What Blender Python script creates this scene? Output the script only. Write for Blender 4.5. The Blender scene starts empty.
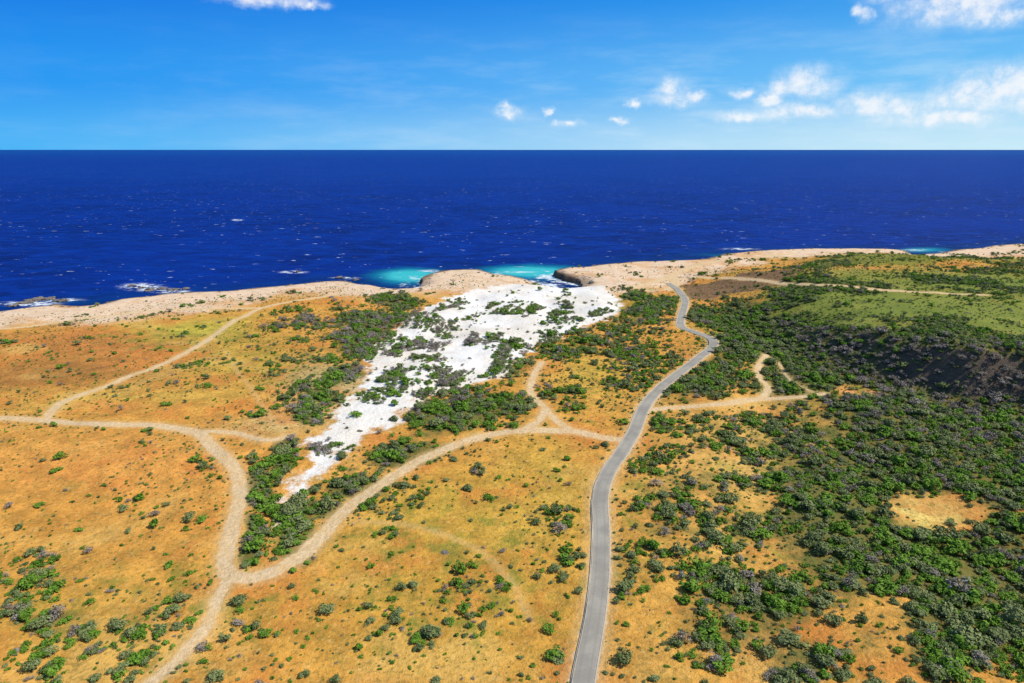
import bpy, math, random
import numpy as np
random.seed(7); rng=np.random.default_rng(7)
CAM_H=100.0; PITCH=math.radians(15.75); F=682.67; SEA=-6.0
SUN_EL=math.radians(50); SUN_AZ=math.radians(104)   # azimuth clockwise from +Y (north)

# ------------------------------------------------------------------ survey helpers
def ray(u,v):
    dx=(u-512)/F; dy=(341.5-v)/F; cp,sp=math.cos(PITCH),math.sin(PITCH)
    return np.array([dx, cp+dy*sp, -sp+dy*cp])
def ground(u,v,z=0.0):
    d=ray(u,v); t=(z-CAM_H)/d[2]; return np.array([d[0]*t,d[1]*t])

TAB=rng.random((256,256))
def vnoise(x,y,seed=0):
    x=x+seed*37.17; y=y+seed*91.7
    ix=np.floor(x).astype(np.int64); iy=np.floor(y).astype(np.int64)
    fx=x-ix; fy=y-iy; fx=fx*fx*(3-2*fx); fy=fy*fy*(3-2*fy)
    a=TAB[ix&255,iy&255]; b=TAB[(ix+1)&255,iy&255]; c=TAB[ix&255,(iy+1)&255]; d=TAB[(ix+1)&255,(iy+1)&255]
    return (a*(1-fx)+b*fx)*(1-fy)+(c*(1-fx)+d*fx)*fy
def fbm(x,y,scale,octv=4,seed=0,gain=.5):
    s=0;amp=1;tot=0
    for o in range(octv):
        ca,sa=math.cos(o*1.1+.4),math.sin(o*1.1+.4)
        s=s+amp*vnoise((x*ca-y*sa)/scale,(x*sa+y*ca)/scale,seed+o*3+1); tot+=amp; amp*=gain; scale*=.5
    return s/tot
def sst(a,b,x):
    t=np.clip((x-a)/(b-a),0,1); return t*t*(3-2*t)
def polydist(x,y,P):
    D=np.full(x.shape,1e18)
    for (ax,ay),(bx,by) in zip(P[:-1],P[1:]):
        dx,dy=bx-ax,by-ay; L=dx*dx+dy*dy+1e-9
        t=np.clip(((x-ax)*dx+(y-ay)*dy)/L,0,1)
        D=np.minimum(D,(x-ax-t*dx)**2+(y-ay-t*dy)**2)
    return np.sqrt(D)
def inside(x,y,P):
    ins=np.zeros(x.shape,bool); n=len(P)
    for i in range(n):
        ax,ay=P[i]; bx,by=P[(i+1)%n]
        if ay==by: continue
        c=((ay>y)!=(by>y))&(x<(bx-ax)*(y-ay)/(by-ay)+ax); ins^=c
    return ins
def spline(P,n=8):
    P=[np.array(p,float) for p in P]; Q=[2*P[0]-P[1]]+P+[2*P[-1]-P[-2]]; out=[]
    for i in range(1,len(Q)-2):
        for k in range(n):
            t=k/n; a,b,c,d=Q[i-1],Q[i],Q[i+1],Q[i+2]
            out.append(.5*((2*b)+(c-a)*t+(2*a-5*b+4*c-d)*t*t+(3*b-a-3*c+d)*t**3))
    out.append(P[-1]); return np.array(out)

# ------------------------------------------------------------------ coast
COAST_UV=[(-2500,520),(-900,380),(-400,335),(-120,315),(0,309),(22,306),(40,304),(60,302),(80,304),(100,302),(118,297),(140,295),(165,292),(200,290),(228,289),
(250,287),(280,284),(300,282),(322,280),(345,279),(360,282),(385,284),(402,283),(418,279),(428,272),(445,269),(462,268),(482,268),(495,272),(520,275),(545,278),
(566,281),(584,281),(578,277),(565,274),(556,271),(553,268.5),(566,266),(585,265),(610,262),(640,260),(672,259),(705,258),(714,255),(728,252),(750,250),(775,248.5),(800,247.5),
(850,247),(885,247.5),(905,249),(914,253),(928,252.5),(942,251),(958,248),(975,247),(990,244.5),(1010,243),(1030,242),(1110,236),(1300,226),(1900,205)]
COAST=[tuple(ground(u,v,0.0)) for u,v in COAST_UV]
LAND=COAST+[(9000,3500),(9000,-3000),(-6000,-3000)]
def coast_sd(x,y):
    d=polydist(x,y,COAST); return np.where(inside(x,y,LAND),d,-d)
BEACH=[(405,282,26,6),(545,283,45,7)]
def ell(x,y,u,v,ru,rv,p=4,z=0.0):
    c=ground(u,v,z); rx=abs(ground(u+ru,v,z)[0]-c[0]); 
    y0=ground(u,v+rv,z)[1]; y1=ground(u,v-rv,z)[1]; cy=(y0+y1)/2; ry=(y1-y0)/2
    k=c[0]/c[1]; xx=(x-(c[0]+k*(y-c[1])))/rx; yy=(y-cy)/ry
    r=np.sqrt(xx*xx+yy*yy); return np.exp(-np.power(np.minimum(r,4),p))
PLAT_UV=[(738,298),(765,303),(795,311),(835,323),(880,336),(930,346),(980,354),(1030,360),(1200,374),(1700,400)]
PLAT=[tuple(ground(u,v,17)) for u,v in PLAT_UV]
PLATP=PLAT+[(2500,1500),(PLAT[0][0]+40,900)]
SAND_UV=[(270,520),(283,497),(296,470),(312,447),(330,424),(348,404),(362,392),(366,374),(362,356),(385,340),(402,322),(425,308),(448,297),(470,290),(500,284),(540,281),(575,281),(600,286),(618,297),(622,308),(612,320),(590,324),(572,334),(548,340),(534,350),(516,360),(500,380),(475,386),(450,396),(420,406),(394,426),(372,440),(345,452),(325,470),(308,486),(288,506),(278,522)]
SAND=[tuple(ground(u,v)) for u,v in SAND_UV]
def sand_sd(x,y):
    d=polydist(x,y,SAND+[SAND[0]]); return np.where(inside(x,y,SAND),d,-d)
def plat_sd(x,y):
    pd=polydist(x,y,PLAT); return np.where(inside(x,y,PLATP),pd,-pd)+(fbm(x,y,40,4,31)-.5)*26
def plat_ramp(x,cs): return sst(40,200,cs)*sst(PLAT[0][0]-10,PLAT[0][0]+70,x)
def height(x,y,cs=None,ss=None):
    if cs is None: cs=coast_sd(x,y)
    if ss is None: ss=sand_sd(x,y)
    w=(fbm(x,y,14,4,5)-.5)*11
    cs2=cs+w*np.exp(-np.abs(cs)/9.)
    beach=np.clip(sum(ell(x,y,*b) for b in BEACH),0,1)
    cl=sst(-3.0,1.0,cs2)*.9+.1*sst(0,12,cs2)
    bl=sst(-30,42,cs)
    f=cl*(1-beach)+bl*beach
    inl=sst(0,90,cs)
    h=(fbm(x,y,110,4,9)-.5)*9*inl+(fbm(x,y,16,3,3)-.5)*1.4*sst(0,25,cs)
    h=h+(fbm(x+.3*y,y,26,3,21)-.5)*5.0*sst(0,14,ss)
    pd=plat_sd(x,y)
    h=h+(sst(-20,2,pd)*.8+.2*sst(-60,10,pd))*plat_ramp(x,cs)*20+ell(x,y,760,500,40,200,2)*-2
    # rolling ground and gullies in the scrub valley
    h=h+(fbm(x,y,75,4,37)-.5)*17*sst(.22,.5,x/np.maximum(y+40,60))*inl*(1-sst(-30,0,pd))
    return -12*(1-f)+f*h*1.0
def gp(u,v):
    z=0.
    for _ in range(5):
        p=ground(u,v,z); z=float(height(np.array([p[0]]),np.array([p[1]]))[0])
        z=max(z,-6)
    return p

TR=lambda uv,n=5: spline([gp(*p) for p in uv],n)
TRACKS=[(TR([(625,440),(600,437),(570,431),(530,430),(490,435),(450,447),(420,460),(385,482),(350,506),(325,532),(295,560),(265,575),(238,577),(225,568),(227,550),(234,520),(240,495),(235,470),(215,450),(195,432),(150,425),(100,424),(40,420),(-60,418)]),2.2),
 (TR([(45,420),(55,408),(70,399),(110,385),(160,365),(200,345),(228,325),(245,316)]),1.7),
 (TR([(245,316),(262,308),(300,300),(350,292)]),1.6),
 (TR([(195,432),(235,433),(265,440),(290,436)]),1.3),
 (TR([(-60,330),(0,329),(60,322),(130,313),(190,309),(262,308)]),1.6),
 (TR([(130,700),(155,680),(185,652),(207,626),(217,600),(230,575)]),1.5),
 (TR([(575,432),(556,420),(545,408),(531,392),(534,375),(542,362)]),1.5),
 (TR([(545,408),(540,420),(520,432)]),1.5),
 (TR([(640,412),(665,408),(720,404),(760,399),(800,397),(826,394)]),1.9),
 (TR([(762,398),(768,388),(757,372),(766,355)]),1.5),
 (TR([(766,355),(780,365),(790,380),(812,392)]),.6),
 (TR([(672,280),(700,277),(760,280),(820,285),(900,291),(985,295)]),2.2),
 (TR([(640,286),(665,278),(690,268),(720,261),(790,254)]),3.0),
 (TR([(668,290),(676,284),(672,276),(690,268)]),3.4),
 (TR([(225,350),(240,375),(262,405),(285,436)]),-.7),
 (TR([(380,522),(430,530),(475,548),(508,578),(528,615)]),-.6),
 (TR([(350,522),(380,522)]),-.6)]
ROAD=TR([(578,720),(583,683),(589,650),(596,610),(600,570),(601,530),(600,500),(607,475),(622,452),(634,432),(643,410),(657,392),(678,374),(700,357),(713,346),(710,338),(694,332),(681,326),(682,314),(685,300),(678,290),(668,283)],10)

# vegetation cover (fraction), painted in order
VEG=[(100,450,200,60,.09),(90,360,180,30,.07),(230,400,90,50,.12),(100,610,190,65,.34),(50,612,55,14,.62),(25,650,40,14,.4),(170,600,34,18,.45),(165,650,45,28,.5),(240,625,30,34,.5),(190,675,60,16,.45),(25,560,40,30,.4),(120,505,90,20,.24),(190,560,40,40,.3),(150,440,14,5,.5),
(450,560,130,95,.13),(370,590,60,34,.22),(350,640,120,50,.2),(500,640,80,50,.19),(560,540,30,70,.24),(640,560,45,120,.38),
(295,325,24,6,.55),(300,352,46,16,.35),(285,385,36,20,.3),(255,390,40,20,.2),(325,400,34,20,.4),(350,328,34,18,.62),
(500,305,120,26,.02),(450,345,70,35,.06),(400,400,50,45,.08),(330,455,40,40,.06),
(375,322,30,12,.8),(400,300,26,9,.8),(360,350,24,11,.82),(345,378,26,12,.8),(325,402,22,11,.75),
(305,425,20,12,.82),(278,455,19,14,.92),(258,490,19,26,.92),(245,535,14,24,.9),
(290,535,26,28,.85),(320,505,34,14,.92),(362,480,38,14,.92),(405,450,46,14,.92),(455,424,52,15,.92),(500,407,40,14,.92),(440,402,26,6,.5),(485,396,28,7,.6),
(425,345,18,6,.85),(425,365,19,6,.95),(455,382,18,7,.95),(490,366,12,15,.8),(514,372,15,14,.7),(520,315,10,3,.9),(438,327,22,8,.5),(465,343,11,5,.85),(415,395,12,5,.9),(320,445,14,8,.7),(350,462,16,6,.6),(375,404,12,6,.8),(408,318,20,8,.6),(390,337,18,7,.55),(560,305,8,2.5,.8),(545,324,14,5,.5),(498,337,10,5,.6),(570,320,14,5,.4),(395,378,14,6,.45),
(605,365,74,48,.48),(560,345,32,12,.62),(565,400,34,18,.5),(594,360,22,9,.15),(575,425,20,5,.12),(655,308,26,13,.95),(622,294,18,5,.92),(640,325,30,8,.6),(680,300,14,20,.3),(690,385,38,18,.7),(715,375,22,20,.8),(672,400,30,8,.55),
(735,318,55,14,.9),(765,345,66,18,.92),(800,380,46,28,.9),(735,289,64,10,.04),
(900,275,160,10,.35,6),(1000,285,60,7,.5,8),(930,287,100,6,.3,8),(900,375,160,24,.97),(990,410,90,34,.97),(900,430,100,40,.93),
(950,470,120,50,.93),(780,440,75,30,.6),(700,440,55,24,.5),(700,510,64,50,.58),(800,500,70,44,.82),(870,550,84,56,.92),(985,590,80,80,.97),(760,600,70,56,.70),(700,620,34,70,.55),(650,620,32,60,.34),
(860,640,74,34,.5),(945,650,34,40,.78),(800,660,34,28,.68),(945,514,44,17,.08),(870,396,28,10,.03),(740,490,22,9,.15),(690,470,16,9,.15),(760,550,20,11,.25),(890,600,26,9,.2)]
GRAY=[(900,430,120,35,.25),(850,600,120,60,.12),(440,350,90,50,.4),(425,345,16,6,.9),(455,382,16,6,.7),(375,375,22,8,.75),(320,440,16,14,.7),(350,330,30,16,.3),(300,325,24,7,.6),(40,610,60,16,.3),(100,640,150,60,.12),(800,500,80,60,.15),(700,520,70,60,.1),(400,450,60,30,.15)]
TINT=[(110,350,170,24,(.47,.17,.04)),(60,375,90,12,(.36,.15,.035)),(190,328,70,13,(.46,.37,.05)),(240,365,70,28,(.52,.32,.05)),(110,470,170,34,(.64,.285,.06)),(120,400,140,10,(.58,.34,.06)),(110,520,130,30,(.60,.275,.05)),
(440,500,90,30,(.57,.325,.05)),(450,560,130,70,(.52,.30,.045)),(420,620,130,60,(.54,.285,.045)),(130,610,170,65,(.54,.285,.05)),(590,375,50,30,(.60,.35,.055)),(540,500,50,60,(.55,.33,.05)),
(620,272,55,10,(.66,.39,.2)),(760,480,110,80,(.61,.365,.095)),(700,580,60,80,(.59,.31,.06)),(945,514,46,18,(.66,.54,.16)),(870,396,32,12,(.68,.30,.11)),(860,640,80,36,(.60,.30,.06)),(270,430,40,12,(.58,.40,.15)),(330,395,40,30,(.5,.38,.18)),(900,258,130,6,(.46,.33,.12))]
GREEN=[(170,340,120,16,.45),(450,570,150,90,.42),(300,370,60,30,.35),(900,272,190,9,1.1,6),(780,335,90,30,.9),(600,370,60,40,.36),(900,430,140,80,.5),(800,520,160,80,.42),(120,590,160,50,.38),(110,470,150,30,.15),(640,300,50,18,.6),(640,520,40,80,.4),(735,290,66,10,-.6)]
def warp(x,y):
    s=.03*np.hypot(x,y)
    return x+(fbm(x,y,40,4,41)-.5)*s*2.0, y+(fbm(x,y,40,4,47)-.5)*s*3.5
def paint(x,y,L,base):
    xw,yw=warp(x,y)
    v=np.full(x.shape,base)
    for a in L:
        w=ell(xw,yw,*a[:4],4,a[5] if len(a)>5 else 0.); v=v*(1-w)+a[4]*w
    return v
def paintc(x,y,L,base):
    xw,yw=warp(x,y); v=np.ones(x.shape+(3,))*np.array(base)
    for a in L:
        w=ell(xw,yw,*a[:4],2.5,a[5] if len(a)>5 else 0.)[...,None]; v=v*(1-w)+np.array(a[4])*w
    return v
def track_sd(x,y):
    D=np.full(x.shape,1e9)
    for P,hw in TRACKS: D=np.minimum(D,polydist(x,y,P)-hw)
    return D
def shelf_extra(x,y): return 75*ell(x,y,650,274,75,9,3)+30*ell(x,y,470,281,60,9,3)+18*ell(x,y,120,310,160,12,3)
def cover(x,y,cs):
    v=paint(x,y,VEG,.13)
    pd=plat_sd(x,y); r0=plat_ramp(x,cs); rp=sst(.2,.8,r0)
    sc=sst(-34,-24,pd)*sst(12,4,pd)*sst(.1,.5,r0)
    field=sst(4,12,pd)*rp*sst(520,430,y)
    fv=.22+.62*sst(.50,.62,fbm(x,y*1.5,46,3,93))
    v=v*(1-field)+fv*field
    v=v*(1-sc)+.98*sc
    # scrub strips that follow the wind-blown dune ridges
    ss=sand_sd(x,y); a_=.42; xr=x*math.cos(a_)-y*math.sin(a_); yr=x*math.sin(a_)+y*math.cos(a_)
    st=sst(.56,.64,fbm(xr*2.4,yr,34,4,131))*sst(2,10,ss)*sst(60,110,cs)*.8
    v=np.maximum(v,st)
    return v*sst(22,60,cs-shelf_extra(x,y)*.7+(fbm(x,y,40,3,77)-.5)*50)

# ------------------------------------------------------------------ node helper
def mat(name):
    m=bpy.data.materials.new(name); m.use_nodes=True; nt=m.node_tree
    return m,nt,nt.nodes['Principled BSDF']
class N:
    def __init__(s,nt): s.nt=nt
    def new(s,t,**k):
        n=s.nt.nodes.new(t)
        for a,b in k.items(): setattr(n,a,b)
        return n
    def put(s,sock,v):
        if isinstance(v,bpy.types.NodeSocket): s.nt.links.new(v,sock)
        else: sock.default_value=v
    def m(s,op,a,b=0.,c=0.,clamp=False):
        n=s.new('ShaderNodeMath',operation=op,use_clamp=clamp); s.put(n.inputs[0],a); s.put(n.inputs[1],b); s.put(n.inputs[2],c); return n.outputs[0]
    def vm(s,op,a,b=(0,0,0)):
        n=s.new('ShaderNodeVectorMath',operation=op); s.put(n.inputs[0],a); s.put(n.inputs[1],b)
        return n.outputs['Value'] if op in('LENGTH','DOT_PRODUCT') else n.outputs[0]
    def mix(s,f,a,b,bt='MIX'):
        n=s.new('ShaderNodeMix',data_type='RGBA',blend_type=bt); s.put(n.inputs[0],f); s.put(n.inputs[6],a); s.put(n.inputs[7],b); return n.outputs[2]
    def ss(s,v,a,b,c=0.,d=1.):
        n=s.new('ShaderNodeMapRange',interpolation_type='SMOOTHSTEP'); s.put(n.inputs[0],v)
        for i,q in enumerate((a,b,c,d)): s.put(n.inputs[i+1],q)
        return n.outputs[0]
    def noise(s,vec,scale,det=4,rough=.55,dist=0.,out=0):
        n=s.new('ShaderNodeTexNoise'); s.put(n.inputs['Vector'],vec); n.inputs['Scale'].default_value=scale; n.inputs['Detail'].default_value=det; n.inputs['Roughness'].default_value=rough; n.inputs['Distortion'].default_value=dist
        return n.outputs[out]
    def noise3(s,vec,scale,det=4,rough=.55):
        c=s.noise(vec,scale,det,rough,out=1); q=s.new('ShaderNodeSeparateColor'); s.nt.links.new(c,q.inputs[0]); return q.outputs[0],q.outputs[1],q.outputs[2]
    def attr(s,name,out='Fac',typ='GEOMETRY'):
        n=s.new('ShaderNodeAttribute',attribute_name=name,attribute_type=typ); return n.outputs[out]
def C(r,g,b): return (r,g,b,1)

# ------------------------------------------------------------------ terrain mesh
def grid_mesh(name,X,Y,Z,attrs,mt,smooth=True):
    R,Cn=X.shape; co=np.stack([X,Y,Z],-1).reshape(-1,3).astype(np.float32)
    i=np.arange(R*Cn).reshape(R,Cn)
    q=np.stack([i[:-1,:-1],i[:-1,1:],i[1:,1:],i[1:,:-1]],-1).reshape(-1,4).astype(np.int32)
    me=bpy.data.meshes.new(name); me.vertices.add(len(co)); me.vertices.foreach_set('co',co.ravel())
    me.loops.add(q.size); me.loops.foreach_set('vertex_index',q.ravel())
    me.polygons.add(len(q)); me.polygons.foreach_set('loop_start',np.arange(0,q.size,4,dtype=np.int32)); 
    me.update(calc_edges=True)
    if smooth: me.polygons.foreach_set('use_smooth',np.ones(len(q),bool))
    for k,v in attrs.items():
        if v.ndim==3:
            a=me.attributes.new(k,'FLOAT_COLOR','POINT'); c=np.ones((R*Cn,4),np.float32); c[:,:3]=v.reshape(-1,3); a.data.foreach_set('color',c.ravel())
        else:
            a=me.attributes.new(k,'FLOAT','POINT'); a.data.foreach_set('value',v.astype(np.float32).ravel())
    me.materials.append(mt); ob=bpy.data.objects.new(name,me); bpy.context.scene.collection.objects.link(ob); return ob
def fan(ncol,y0,y1,nrow):
    t=np.linspace(-1,1,ncol); s=t*.82+np.sign(t)*.6*np.abs(t)**5
    yy=np.exp(np.linspace(math.log(y0+60),math.log(y1+60),nrow))
    X=yy[:,None]*s[None,:]; Y=np.repeat((yy-60)[:,None],ncol,1); return X,Y

# terrain material
m_ter,nt,B=mat('dry_ground'); n=N(nt)
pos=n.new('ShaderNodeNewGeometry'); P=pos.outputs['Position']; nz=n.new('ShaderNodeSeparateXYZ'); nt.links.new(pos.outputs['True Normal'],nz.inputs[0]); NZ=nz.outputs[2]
zz=n.new('ShaderNodeSeparateXYZ'); nt.links.new(P,zz.inputs[0]); PZ=zz.outputs[2]
b1,b2,b3=n.noise3(P,.025,6,.66); q1,q2,q3=n.noise3(P,.13,6,.7); f1,f2,f3=n.noise3(P,.8,3,.7)
tint=n.attr('tint','Color')
v=n.m('MULTIPLY_ADD',n.ss(q1,.3,.7),.55,.74); comb=n.new('ShaderNodeCombineXYZ')
for i in range(3): nt.links.new(v,comb.inputs[i])
soil=n.mix(1.,tint,comb.outputs[0],'MULTIPLY')
soil=n.mix(n.m('MULTIPLY',n.ss(b1,.49,.62),.6),soil,C(.60,.19,.04))
soil=n.mix(n.m('MULTIPLY',n.ss(b2,.52,.66),.45),soil,C(.72,.47,.13))
soil=n.mix(n.m('MULTIPLY',n.ss(q3,.54,.66),.5),soil,C(.28,.21,.04))
soil=n.mix(n.m('MULTIPLY',n.ss(f1,.50,.66),.58),soil,C(.18,.14,.035))
soil=n.mix(n.m('MULTIPLY',n.ss(f2,.54,.70),.40),soil,C(.78,.50,.18))
# low grass
gr=n.attr('green'); gm=n.m('ADD',gr,n.m('MULTIPLY',n.m('SUBTRACT',q2,.5),2.0))
gc=n.mix(f3,C(.07,.12,.02),n.mix(n.ss(gr,.6,1.1),C(.29,.29,.04),n.mix(n.ss(b2,.42,.6),C(.13,.24,.03),C(.28,.35,.06))))
soil=n.mix(n.m('MULTIPLY',n.ss(gm,.32,.75),.8),soil,gc)
# litter and shade-tolerant grass under scrub
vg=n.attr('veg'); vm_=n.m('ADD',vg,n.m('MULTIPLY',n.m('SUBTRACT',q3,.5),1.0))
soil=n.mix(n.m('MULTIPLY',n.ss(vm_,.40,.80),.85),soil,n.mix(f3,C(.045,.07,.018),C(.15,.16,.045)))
# coral-rock shelf by the sea
cs=n.attr('coast'); ce=n.m('ADD',n.m('SUBTRACT',cs,n.attr('shelf')),n.m('MULTIPLY',n.m('SUBTRACT',b3,.5),95.))
shelf=n.mix(n.ss(q1,.35,.65),C(.68,.46,.28),C(.74,.57,.41))
shelf=n.mix(n.m('MULTIPLY',n.ss(f1,.5,.7),.45),shelf,C(.36,.26,.16))
shelf=n.mix(n.m('MULTIPLY',n.ss(b2,.52,.62),.6),shelf,C(.60,.31,.11))
shelf=n.mix(n.m('MULTIPLY',n.ss(q2,.55,.66),.45),shelf,C(.28,.22,.09))
soil=n.mix(n.ss(ce,66.,36.),soil,shelf)
edge=n.m('ADD',cs,n.m('MULTIPLY',n.m('SUBTRACT',q3,.5),24.))
soil=n.mix(n.m('MULTIPLY',n.m('MULTIPLY',n.ss(edge,10.,2.),n.m('SUBTRACT',1.,n.attr('beach'))),.85),soil,C(.12,.085,.06))
# burnt-brown field near the coast
bf=n.m('ADD',n.attr('brown'),n.m('MULTIPLY',n.m('SUBTRACT',q2,.5),.7))
soil=n.mix(n.m('MULTIPLY',n.ss(bf,.35,.55),.9),soil,n.mix(q1,C(.10,.06,.04),C(.26,.16,.085)))
# white dune sand
sd=n.m('ADD',n.attr('sand'),n.m('MULTIPLY',n.m('SUBTRACT',n.noise(P,.07,7,.7),.5),34.))
sandc=n.mix(n.ss(b1,.4,.6),C(.80,.77,.72),C(.75,.68,.58))
sandc=n.mix(n.m('MULTIPLY',n.ss(ce,30.,-10.),.75),sandc,C(.74,.60,.44))
sandc=n.mix(n.m('MULTIPLY',n.ss(q1,.5,.70),.35),sandc,C(.5,.43,.34))
soil=n.mix(n.ss(sd,-1.5,3.),soil,sandc)
# dirt tracks
tr=n.attr('track'); te=n.m('ADD',tr,n.m('MULTIPLY',n.m('SUBTRACT',n.noise(P,.35,4,.65),.5),2.6))
soil=n.mix(n.m('MULTIPLY',n.ss(te,2.8,.4),.4),soil,C(.66,.43,.18))
trc=n.mix(n.ss(f1,.35,.65),C(.70,.53,.32),C(.58,.41,.22))
trc=n.mix(n.m('MULTIPLY',n.ss(q1,.45,.62),.5),trc,C(.64,.41,.18))
soil=n.mix(n.m('MULTIPLY',n.ss(te,.45,-.5),.92),soil,trc)
# cliffs
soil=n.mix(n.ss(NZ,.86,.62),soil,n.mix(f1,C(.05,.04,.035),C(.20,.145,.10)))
soil=n.mix(n.ss(PZ,-4.2,-5.6),soil,n.mix(n.attr('beach'),C(.05,.045,.035),C(.6,.58,.5)))
nt.links.new(soil,B.inputs['Base Color']); B.inputs['Roughness'].default_value=.95; B.inputs['Specular IOR Level'].default_value=.1
bp=n.new('ShaderNodeBump'); bp.inputs['Strength'].default_value=.9; bp.inputs['Distance'].default_value=.9
nt.links.new(n.noise(P,.5,5,.72),bp.inputs['Height']); nt.links.new(bp.outputs[0],B.inputs['Normal'])

X,Y=fan(900,0,1400,950)
cs_=coast_sd(X,Y); ss_=sand_sd(X,Y); Z=height(X,Y,cs_,ss_)
trk=track_sd(X,Y); rd=polydist(X,Y,ROAD); trk=np.minimum(trk,rd-2.9)
vg_=cover(X,Y,cs_)
beach_=np.clip(sum(ell(X,Y,*b) for b in BEACH),0,1)
field_=sst(2,10,plat_sd(X,Y))*sst(.2,.8,plat_ramp(X,cs_))*sst(520,430,Y)
gr_=paint(X,Y,GREEN,.15); gr_=gr_*(1-field_)+.95*field_
ti_=paintc(X,Y,TINT,(.58,.275,.05)); ti_=ti_*(1-field_[...,None])+np.array((.38,.30,.07))*field_[...,None]
xw,yw=warp(X,Y)
terr=grid_mesh('terrain',X,Y,Z,dict(coast=cs_,sand=ss_,track=trk,veg=vg_,beach=beach_,shelf=shelf_extra(X,Y),brown=ell(xw,yw,735,290,66,9,4,1),green=gr_,tint=ti_),m_ter)

# ------------------------------------------------------------------ sea
m_sea,nt,B=mat('sea_water'); n=N(nt)
g=n.new('ShaderNodeNewGeometry'); P=g.outputs['Position']
Pw=n.vm('MULTIPLY',P,(.55,1.,1.))
Pn=n.vm('MULTIPLY',P,(.4,1.,1.))
l1,l2,l3=n.noise3(P,.0045,5,.6); w1_,w2_,w3_=n.noise3(Pw,.06,5,.7)
deep=n.mix(n.ss(l1,.38,.62),C(.0002,.007,.11),C(.0004,.014,.185))
deep=n.mix(n.ss(w1_,.38,.66),deep,C(.0004,.024,.24))
deep=n.mix(n.m('MULTIPLY',n.ss(w2_,.5,.66),.45),deep,C(.0002,.006,.08))
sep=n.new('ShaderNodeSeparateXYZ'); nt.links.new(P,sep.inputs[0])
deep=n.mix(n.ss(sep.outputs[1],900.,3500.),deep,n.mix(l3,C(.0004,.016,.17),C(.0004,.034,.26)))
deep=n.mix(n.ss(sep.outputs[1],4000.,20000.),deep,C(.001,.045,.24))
sh=n.attr('shore'); shn=n.m('ADD',sh,n.m('MULTIPLY',n.m('SUBTRACT',l2,.5),60.))
col=n.mix(n.m('MULTIPLY',n.ss(shn,90.,5.),.6),deep,C(.0005,.025,.09))
bay=n.m('ADD',n.attr('bay'),n.m('MULTIPLY',n.m('SUBTRACT',n.noise(P,.05,5,.6),.5),.35))
col=n.mix(n.ss(bay,.12,.5),col,C(.003,.14,.25)); col=n.mix(n.ss(bay,.40,.85),col,C(.04,.42,.44))
fo=n.m('ADD',sh,n.m('MULTIPLY',n.m('SUBTRACT',n.noise(P,.035,6,.7),.5),-80.))
foam=n.m('MULTIPLY',n.ss(fo,10.,2.),n.ss(n.noise(P,.3,4,.8),.36,.52))
cap=n.m('MULTIPLY',n.ss(n.noise(Pn,.16,4,.6),.67,.70),n.ss(l3,.36,.52))
fm=n.m('MAXIMUM',foam,n.m('MULTIPLY',cap,.8))
fm=n.m('MAXIMUM',fm,n.m('MULTIPLY',n.ss(n.attr('surf'),.1,.7),n.ss(n.noise(P,.13,5,.8),.45,.57)))
col=n.mix(fm,col,C(.72,.78,.8))
nt.links.new(col,B.inputs['Base Color']); B.inputs['Roughness'].default_value=.5; B.inputs['Specular IOR Level'].default_value=.05
bp=n.new('ShaderNodeBump'); bp.inputs['Strength'].default_value=.9; bp.inputs['Distance'].default_value=3.
nt.links.new(n.noise(Pw,.07,6,.62),bp.inputs['Height']); nt.links.new(bp.outputs[0],B.inputs['Normal'])
X,Y=fan(620,150,1500,620)
t=np.exp(np.linspace(math.log(1560),math.log(90000),60))[1:]
tt=np.linspace(-1,1,620); s=tt*.82+np.sign(tt)*.6*np.abs(tt)**5
X=np.vstack([X,t[:,None]*s[None,:]]); Y=np.vstack([Y,np.repeat((t-60)[:,None],620,1)])
scs=-coast_sd(X,Y)
E=lambda u,v,a,b: ell(X,Y,u,v,a,b,2,SEA)
bay_=np.maximum(E(410,276,36,8),E(530,272,52,7))+.6*E(925,250,30,3)+.28*E(730,255,60,3)+.2*E(60,302,60,4)
surf_=np.clip(E(142,287,20,3.5)+E(172,291,16,2.2)+.8*E(293,272,14,1.5)+.9*E(25,304,30,2.5)+.8*E(60,300,22,2)+.6*E(430,271,14,1.5)+.6*E(740,249,20,1.2)+.9*E(237,220,6,.8)+.5*E(515,272,26,1.2)+.6*E(915,250,16,1.2)+.6*E(345,278,16,1.2),0,1)
sea=grid_mesh('sea',X,Y,np.full(X.shape,SEA),dict(shore=scs,bay=bay_,surf=surf_),m_sea)

# ------------------------------------------------------------------ road
m_road,nt,B=mat('worn_asphalt'); n=N(nt); g=n.new('ShaderNodeNewGeometry'); P=g.outputs['Position']
ac=n.m('ABSOLUTE',n.attr('across'))
c=n.mix(n.ss(n.noise(P,.12,5,.6),.35,.65),C(.26,.235,.195),C(.34,.31,.25))
c=n.mix(n.m('MULTIPLY',n.ss(n.noise(P,2.,5,.7),.5,.7),.4),c,C(.19,.175,.15))
c=n.mix(n.m('MULTIPLY',n.ss(n.m('ABSOLUTE',n.m('SUBTRACT',ac,.48)),.16,.0),.35),c,C(.20,.185,.16))
c=n.mix(n.m('MULTIPLY',n.ss(n.m('ADD',ac,n.m('MULTIPLY',n.m('SUBTRACT',n.noise(P,.8,4,.7),.5),.3)),.86,.98),.8),c,C(.50,.40,.27))
nt.links.new(c,B.inputs['Base Color']); B.inputs['Roughness'].default_value=.85
m_edge,nt,B=mat('road_edge_concrete'); n=N(nt); g=n.new('ShaderNodeNewGeometry'); P=g.outputs['Position']
nt.links.new(n.mix(n.noise(P,.8,5,.7),C(.30,.26,.2),C(.66,.58,.46)),B.inputs['Base Color']); B.inputs['Roughness'].default_value=.9
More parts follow.
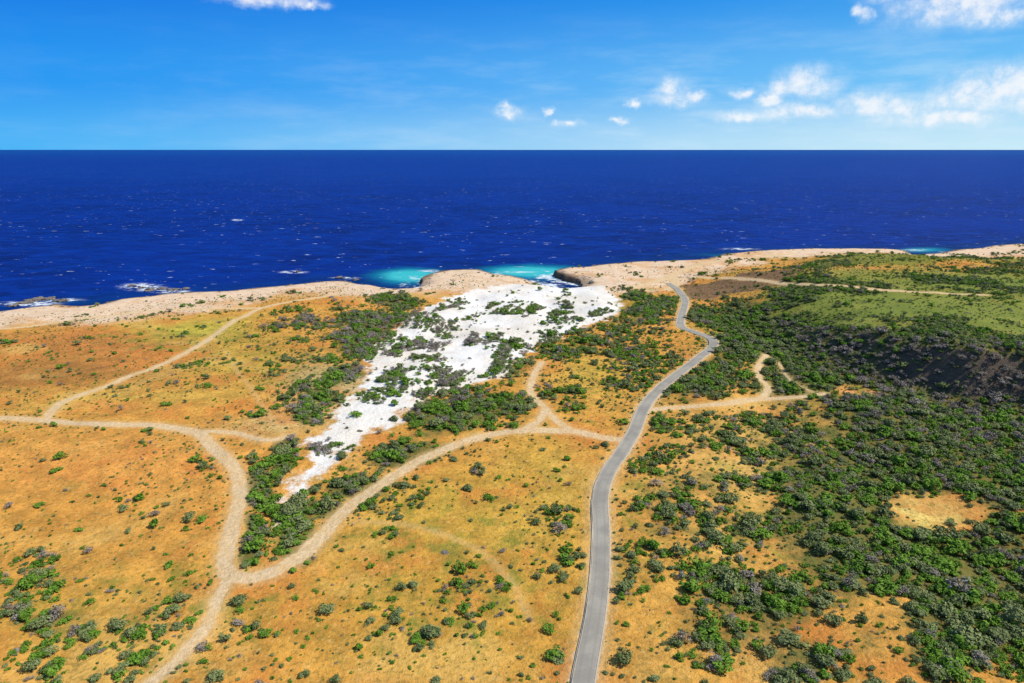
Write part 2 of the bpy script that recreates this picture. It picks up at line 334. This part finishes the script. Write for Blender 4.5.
def ribbon(name,Pl,offs,dz,mt,parent=None):
    T=np.gradient(Pl,axis=0); T/=np.linalg.norm(T,axis=1)[:,None]+1e-9; Nn=np.stack([T[:,1],-T[:,0]],1)
    offs=np.array(offs); X=Pl[:,0:1]+Nn[:,0:1]*offs; Y=Pl[:,1:2]+Nn[:,1:2]*offs
    Zs=height(X,Y); Z=np.maximum(Zs.max(1,keepdims=True)*.7+Zs*.3,Zs)+dz
    w=np.abs(offs).max()
    return grid_mesh(name,X,Y,Z,dict(across=np.repeat((offs/w)[None],len(Pl),0)),mt)
d=np.r_[0,np.cumsum(np.linalg.norm(np.diff(ROAD,axis=0),axis=1))]; L=np.arange(0,d[-1],1.5)
RD=np.stack([np.interp(L,d,ROAD[:,0]),np.interp(L,d,ROAD[:,1])],1)
road=ribbon('road',RD,[2.2,1.5,.75,0,-.75,-1.5,-2.2],.18,m_road)
for o in (2.35,-2.35):
    e=ribbon('edge_strip',RD,[o+.16,o-.14],.26,m_edge); e.parent=road

# ------------------------------------------------------------------ shrubs
def leafmat(name,ca,cb,cc):
    m,nt,B=mat(name); n=N(nt); g=n.new('ShaderNodeNewGeometry'); oi=n.new('ShaderNodeObjectInfo')
    c=n.mix(oi.outputs['Random'],ca,cb); c=n.mix(n.m('MULTIPLY',n.ss(n.noise(g.outputs['Position'],1.3,2,.6),.4,.65),.7),c,cc)
    nt.links.new(c,B.inputs['Base Color']); B.inputs['Roughness'].default_value=.75; B.inputs['Specular IOR Level'].default_value=.1
    return m
mg=leafmat('green_leaves',C(.055,.13,.012),C(.13,.25,.028),C(.21,.34,.04))
mo=leafmat('olive_leaves',C(.065,.10,.028),C(.17,.21,.075),C(.28,.31,.13))
mgray=leafmat('thorn_scrub_twigs',C(.12,.11,.085),C(.26,.22,.18),C(.38,.33,.29))
mb,nt,B=mat('bark'); B.inputs['Base Color'].default_value=C(.12,.09,.06); B.inputs['Roughness'].default_value=.9
def shrub(name,mt,nl,leaf,flat,r):
    V=[];Fc=[];MI=[]
    k=r.integers(5,9); lobes=[]
    for i in range(k):
        a=r.random()*6.283; q=r.random()**.5*.33
        lobes.append((math.cos(a)*q,math.sin(a)*q,r.uniform(.12,.34)*flat*1.3,r.uniform(.13,.24)))
    for i in range(nl):
        lx,ly,lz,lr=lobes[r.integers(k)]
        d=r.normal(size=3); d/=np.linalg.norm(d); d[2]=abs(d[2])*1.0 if r.random()<.8 else d[2]
        rr=lr*r.uniform(.6,1.12); c=np.array([lx,ly,lz])+d*rr*np.array([1,1,flat]); c[2]=max(c[2],.02)
        nn=d*.9+r.normal(size=3)*.5+np.array([0,0,.35]); nn/=np.linalg.norm(nn)
        t=np.cross(nn,r.normal(size=3)); t/=np.linalg.norm(t); b=np.cross(nn,t); s=leaf*r.uniform(.6,1.3)
        o=len(V); V+= [c-t*s,c+b*s*.6,c+t*s,c-b*s*.6]; Fc.append((o,o+1,o+2,o+3)); MI.append(0)
    for lx,ly,lz,lr in lobes:
        a=np.array([0,0,-.08]); e=np.array([lx,ly,lz]); ax=np.array([-ly,lx,0.]); ax=ax/(np.linalg.norm(ax)+1e-6)
        for tt in ((ax,.022,.007),(np.cross(ax,(e-a)/np.linalg.norm(e-a)),.022,.007)):
            w,w0,w1=tt; o=len(V); V+=[a-w*w0,a+w*w0,e+w*w1,e-w*w1]; Fc.append((o,o+1,o+2,o+3)); MI.append(1)
    me=bpy.data.meshes.new(name); me.from_pydata([tuple(v) for v in V],[],Fc); me.materials.append(mt); me.materials.append(mb)
    me.polygons.foreach_set('material_index',MI); me.update()
    return bpy.data.objects.new(name,me)
veg=bpy.data.collections.new('shrub_kinds')
r=np.random.default_rng(3)
for i in range(12):
    mt=[mg,mo,mgray][i//4]
    veg.objects.link(shrub('shrub_kind_%02d'%i,mt,[360,360,300][i//4],[.062,.06,.045][i//4],r.uniform(.65,.95),r))
def scatter(n_,ymax,seed):
    r=np.random.default_rng(seed)
    x=r.uniform(-900,950,n_); y=r.uniform(40,ymax,n_); k=np.abs(x)<.86*y+45; return x[k],y[k],r
x,y,r=scatter(480000,850,11)
cs1=coast_sd(x,y); k=cs1>8; x,y,cs1=x[k],y[k],cs1[k]
cv=cover(x,y,cs1); nn=fbm(x,y,13,3,61); nn=(nn-.5)*1.9+.5
nn2=fbm(x,y,45,2,66)
pr=sst(-.12,.12,cv-nn+(nn2-.5)*.25)*np.where(cv>.25,1,.6)+cv*.24
pr=np.where(cv>.7,np.maximum(pr,.75),pr)
k=r.random(len(x))<pr; x,y,cs1,cv=x[k],y[k],cs1[k],cv[k]
tk=track_sd(x,y); rr_=polydist(x,y,ROAD); k=(tk>1.4)&(rr_>4.2); x,y,cs1,cv,tk=x[k],y[k],cs1[k],cv[k],tk[k]
pd1=plat_sd(x,y); r01=plat_ramp(x,cs1); scp=sst(-34,-24,pd1)*sst(10,2,pd1)*sst(.1,.5,r01)
gy=paint(x,y,GRAY,.07); gy=np.maximum(gy,scp*.65)
N1=len(x)
size=np.clip(r.lognormal(.80,.48,N1),.8,6.5)*np.where(cv>.5,1.12,.9)
plf=sst(2,10,pd1)*sst(.2,.8,r01); size*=1-.25*plf
x2,y2,r2=scatter(460000,600,15); cs2=coast_sd(x2,y2); cv2=cover(x2,y2,cs2); s2=sand_sd(x2,y2)
k=(cs2>25)&(s2<-3)&(r2.random(len(x2))<(.20+cv2*.7)*np.clip(fbm(x2,y2,26,3,71)*3.2-.9,0,1)); x2,y2=x2[k],y2[k]
k=(track_sd(x2,y2)>.5)&(polydist(x2,y2,ROAD)>2.9); x2,y2=x2[k],y2[k]
sz2=r2.uniform(.35,1.4,len(x2))
xs=np.r_[x,x2]; ys=np.r_[y,y2]; sz=np.r_[size,sz2]; gg=np.r_[gy,np.full(len(x2),.12)]
zs=height(xs,ys)-.03
u1=r.random(len(xs)); u2=r.random(len(xs)); olive=np.where(xs>0.12*ys,.55,.45)
cls=np.where(u1<gg,2,np.where(u2<olive,1,0)); idx=(cls*4+r.integers(0,4,len(xs))).astype(np.int32)
me=bpy.data.meshes.new('scrub_vegetation'); me.vertices.add(len(xs)); me.vertices.foreach_set('co',np.stack([xs,ys,zs],1).astype(np.float32).ravel())
a=me.attributes.new('idx','INT','POINT'); a.data.foreach_set('value',idx)
a=me.attributes.new('rz','FLOAT','POINT'); a.data.foreach_set('value',(r.random(len(xs))*6.283).astype(np.float32))
sc=np.stack([sz*r.uniform(.8,1.25,len(xs)),sz*r.uniform(.8,1.25,len(xs)),sz*r.uniform(.75,1.15,len(xs))],1).astype(np.float32)
a=me.attributes.new('sc','FLOAT_VECTOR','POINT'); a.data.foreach_set('vector',sc.ravel())
vo=bpy.data.objects.new('scrub_vegetation',me); bpy.context.scene.collection.objects.link(vo)
def scatter_group(name,coll):
    ng=bpy.data.node_groups.new(name,'GeometryNodeTree')
    ng.interface.new_socket('Geometry',in_out='INPUT',socket_type='NodeSocketGeometry'); ng.interface.new_socket('Geometry',in_out='OUTPUT',socket_type='NodeSocketGeometry')
    I=ng.nodes.new('NodeGroupInput'); O=ng.nodes.new('NodeGroupOutput'); ci=ng.nodes.new('GeometryNodeCollectionInfo'); ci.inputs['Collection'].default_value=coll
    ci.inputs['Separate Children'].default_value=True; ci.inputs['Reset Children'].default_value=True
    ip=ng.nodes.new('GeometryNodeInstanceOnPoints'); ip.inputs['Pick Instance'].default_value=True
    def na(nm,t):
        q=ng.nodes.new('GeometryNodeInputNamedAttribute'); q.data_type=t; q.inputs['Name'].default_value=nm
        return [o for o in q.outputs if o.name=='Attribute' and o.enabled][0]
    l=ng.links.new; l(I.outputs[0],ip.inputs['Points']); l(ci.outputs[0],ip.inputs['Instance']); l(na('idx','INT'),ip.inputs['Instance Index'])
    cx=ng.nodes.new('ShaderNodeCombineXYZ'); l(na('rz','FLOAT'),cx.inputs[2]); l(cx.outputs[0],ip.inputs['Rotation']); l(na('sc','FLOAT_VECTOR'),ip.inputs['Scale']); l(ip.outputs[0],O.inputs[0])
    return ng
mod=vo.modifiers.new('scatter','NODES'); mod.node_group=scatter_group('scrub_scatter',veg)

# ------------------------------------------------------------------ rocks
mr,nt,B=mat('limestone_rock'); n=N(nt); g=n.new('ShaderNodeNewGeometry')
nt.links.new(n.mix(n.ss(n.noise(g.outputs['Position'],.8,5,.7),.35,.65),C(.07,.06,.05),C(.24,.20,.16)),B.inputs['Base Color']); B.inputs['Roughness'].default_value=.9
import bmesh
from mathutils import noise as mn, Vector
def rockmesh(name,seed,sub=3):
    bm=bmesh.new(); bmesh.ops.create_icosphere(bm,subdivisions=sub,radius=.5)
    for v in bm.verts:
        p=v.co*2.2+Vector((seed*7.1,0,0)); k=1+.55*mn.noise(p)+.3*mn.noise(p*2.5)+.15*mn.noise(p*6)
        v.co*=k; v.co.z*=.6
    me=bpy.data.meshes.new(name); bm.to_mesh(me); bm.free(); me.materials.append(mr); return me
def sea_rock(u,v,w,seed):
    p=ground(u,v,SEA); o=bpy.data.objects.new('sea_rock',rockmesh('sea_rock',seed,4)); o.location=(p[0],p[1],SEA+.3); o.scale=(w,w*.7,w*.42); o.rotation_euler[2]=seed; bpy.context.scene.collection.objects.link(o)
for i,(u,v,w) in enumerate([(38,300,14),(50,299,9),(60,301,10),(27,303,9),(14,306,8),(132,286,7),(141,288,6),(150,290,10),(162,289,8),(174,290,8),(186,289,6),(298,272,5),(340,278,7),(356,280,6)]): sea_rock(u,v,w,i+1)
rk=bpy.data.collections.new('rock_kinds')
for i in range(4): rk.objects.link(bpy.data.objects.new('rock_kind_%d'%i,rockmesh('rock_kind_%d'%i,20+i,2)))
r=np.random.default_rng(5); x,y,_=scatter(200000,850,33); c_=coast_sd(x,y); s_a=sand_sd(x,y)
out=ell(x,y,30,635,35,16)+ell(x,y,830,605,40,14)+ell(x,y,880,393,20,8)+ell(x,y,290,325,22,5)+ell(x,y,900,355,140,14)*.25+ell(x,y,350,300,30,6)*.4+ell(x,y,400,288,20,3)
pdr=plat_sd(x,y); out=out+.6*sst(-16,-8,pdr)*sst(4,0,pdr)*sst(.1,.4,plat_ramp(x,c_))
p_=np.where((c_>0)&(c_<14),.14,0)+out*.22+.0015*(c_>0)+np.where(s_a>0,.045*sst(.48,.62,fbm(x,y,22,3,88)),0)
k=(r.random(len(x))<p_); x,y,c_=x[k],y[k],c_[k]; k=(track_sd(x,y)>1.)&(polydist(x,y,ROAD)>4); x,y=x[k],y[k]
me=bpy.data.meshes.new('rocks'); me.vertices.add(len(x)); me.vertices.foreach_set('co',np.stack([x,y,height(x,y)],1).astype(np.float32).ravel())
a=me.attributes.new('idx','INT','POINT'); a.data.foreach_set('value',r.integers(0,4,len(x)).astype(np.int32))
a=me.attributes.new('rz','FLOAT','POINT'); a.data.foreach_set('value',(r.random(len(x))*6.283).astype(np.float32))
s_=r.lognormal(.3,.5,len(x)); a=me.attributes.new('sc','FLOAT_VECTOR','POINT'); a.data.foreach_set('vector',np.stack([s_,s_*.8,s_*.7],1).astype(np.float32).ravel())
ro=bpy.data.objects.new('rocks',me); bpy.context.scene.collection.objects.link(ro); mod=ro.modifiers.new('scatter','NODES'); mod.node_group=scatter_group('rock_scatter',rk)

# ------------------------------------------------------------------ world
w=bpy.data.worlds.new('World'); bpy.context.scene.world=w; w.use_nodes=True; nt=w.node_tree; n=N(nt); bg=nt.nodes['Background']; bg.inputs['Strength'].default_value=.1
w.cycles.sampling_method='MANUAL'; w.cycles.sample_map_resolution=128
sky=n.new('ShaderNodeTexSky',sky_type='NISHITA'); sky.sun_disc=False; sky.sun_elevation=SUN_EL; sky.sun_rotation=SUN_AZ; sky.air_density=1.; sky.dust_density=.6
tc=n.new('ShaderNodeTexCoord'); D=n.vm('NORMALIZE',tc.outputs['Generated']); s=n.new('ShaderNodeSeparateXYZ'); nt.links.new(D,s.inputs[0])
az=n.m('ARCTAN2',s.outputs[0],s.outputs[1]); el=n.m('ARCSINE',s.outputs[2])
azf=n.ss(az,-.75,.8)
K=10.
c0=n.mix(azf,C(.05*K,.45*K,.95*K),C(.60*K,.85*K,.97*K)); c1=n.mix(azf,C(.0*K,.30*K,.90*K),C(.17*K,.56*K,.96*K)); c2=n.mix(azf,C(.0*K,.17*K,.76*K),C(.005*K,.30*K,.86*K))
gcol=n.mix(n.ss(el,.0,.085),c0,c1); gcol=n.mix(n.ss(el,.07,.22),gcol,c2); gcol=n.mix(n.ss(el,.22,.5),gcol,C(.12*K,.22*K,.42*K))
base=n.mix(.96,sky.outputs[0],gcol)
PUF=[(508,113,15,8),(504,109,9,7),(567,124,16,4),(550,110,8,5),(676,99,32,9),(672,90,18,13),(690,97,15,10),(636,102,9,5),(620,120,12,4),
(806,84,34,18),(790,90,30,13),(770,100,18,8),(745,116,28,7),(800,112,46,10),(740,92,17,6),
(875,104,40,14),(905,110,38,12),(985,92,50,22),(1010,84,42,20),(960,98,38,13),(935,118,66,10),(1040,100,44,16),
(960,4,66,20),(1000,14,32,12),(865,13,10,8),(905,-14,40,16),(270,0,48,8),(312,6,20,5),(1120,90,50,22),(-80,90,40,10)]
nv=n.new('ShaderNodeCombineXYZ'); nt.links.new(az,nv.inputs[0]); nt.links.new(el,nv.inputs[1])
w1=n.new('ShaderNodeTexNoise'); nt.links.new(nv.outputs[0],w1.inputs['Vector']); w1.inputs['Scale'].default_value=38; w1.inputs['Detail'].default_value=6; w1.inputs['Roughness'].default_value=.62
wv=n.vm('SUBTRACT',w1.outputs['Color'],(.5,.5,.5)); A=n.vm('ADD',nv.outputs[0],n.vm('MULTIPLY',wv,(.045,.026,0.)))
acc=None
for u,v,ru,rv in PUF:
    d=ray(u,v); a0=math.atan2(d[0],d[1]); e0=math.asin(d[2]/np.linalg.norm(d))
    q=n.vm('MULTIPLY',n.vm('SUBTRACT',A,(a0,e0,0)),(F/ru,F/rv,0)); L_=n.m('SUBTRACT',1.25,n.vm('LENGTH',q),clamp=True)
    acc=L_ if acc is None else n.m('MAXIMUM',acc,L_)
br=n.noise(nv.outputs[0],42.,7,.65)
cd=n.m('ADD',acc,n.m('MULTIPLY',n.m('SUBTRACT',br,.56),n.m('MULTIPLY',acc,2.0)))
cf=n.m('MULTIPLY',n.ss(cd,.0,1.25),.90)
ccol=n.mix(n.ss(cd,.3,1.),C(.68*K,.84*K,.97*K),C(.96*K,.97*K,.99*K))
fin=n.mix(cf,base,ccol)
hz=n.m('MULTIPLY',n.m('MULTIPLY',n.ss(n.noise(n.vm('MULTIPLY',nv.outputs[0],(1.,5.,1.)),7.,5,.6),.42,.72),n.m('MULTIPLY_ADD',azf,.40,.04)),n.ss(el,.2,.02))
fin=n.mix(hz,fin,C(.72*K,.88*K,.98*K))
nt.links.new(fin,bg.inputs['Color'])

sd_=bpy.data.lights.new('sun','SUN'); sd_.energy=5.0; sd_.angle=math.radians(.53); sd_.color=(1,.955,.87); so=bpy.data.objects.new('sun',sd_); bpy.context.scene.collection.objects.link(so)
dirv=Vector((math.sin(SUN_AZ)*math.cos(SUN_EL),math.cos(SUN_AZ)*math.cos(SUN_EL),math.sin(SUN_EL))); so.rotation_euler=dirv.to_track_quat('Z','Y').to_euler()
cam=bpy.data.cameras.new('camera'); cam.lens=24; cam.sensor_width=36; cam.clip_end=200000; cam.clip_start=1; co=bpy.data.objects.new('camera',cam); co.location=(0,0,CAM_H); co.rotation_euler=(math.pi/2-PITCH,0,0); bpy.context.scene.collection.objects.link(co); bpy.context.scene.camera=co
vs=bpy.context.scene.view_settings; vs.view_transform='Standard'; vs.look='None'; vs.exposure=0; vs.gamma=1
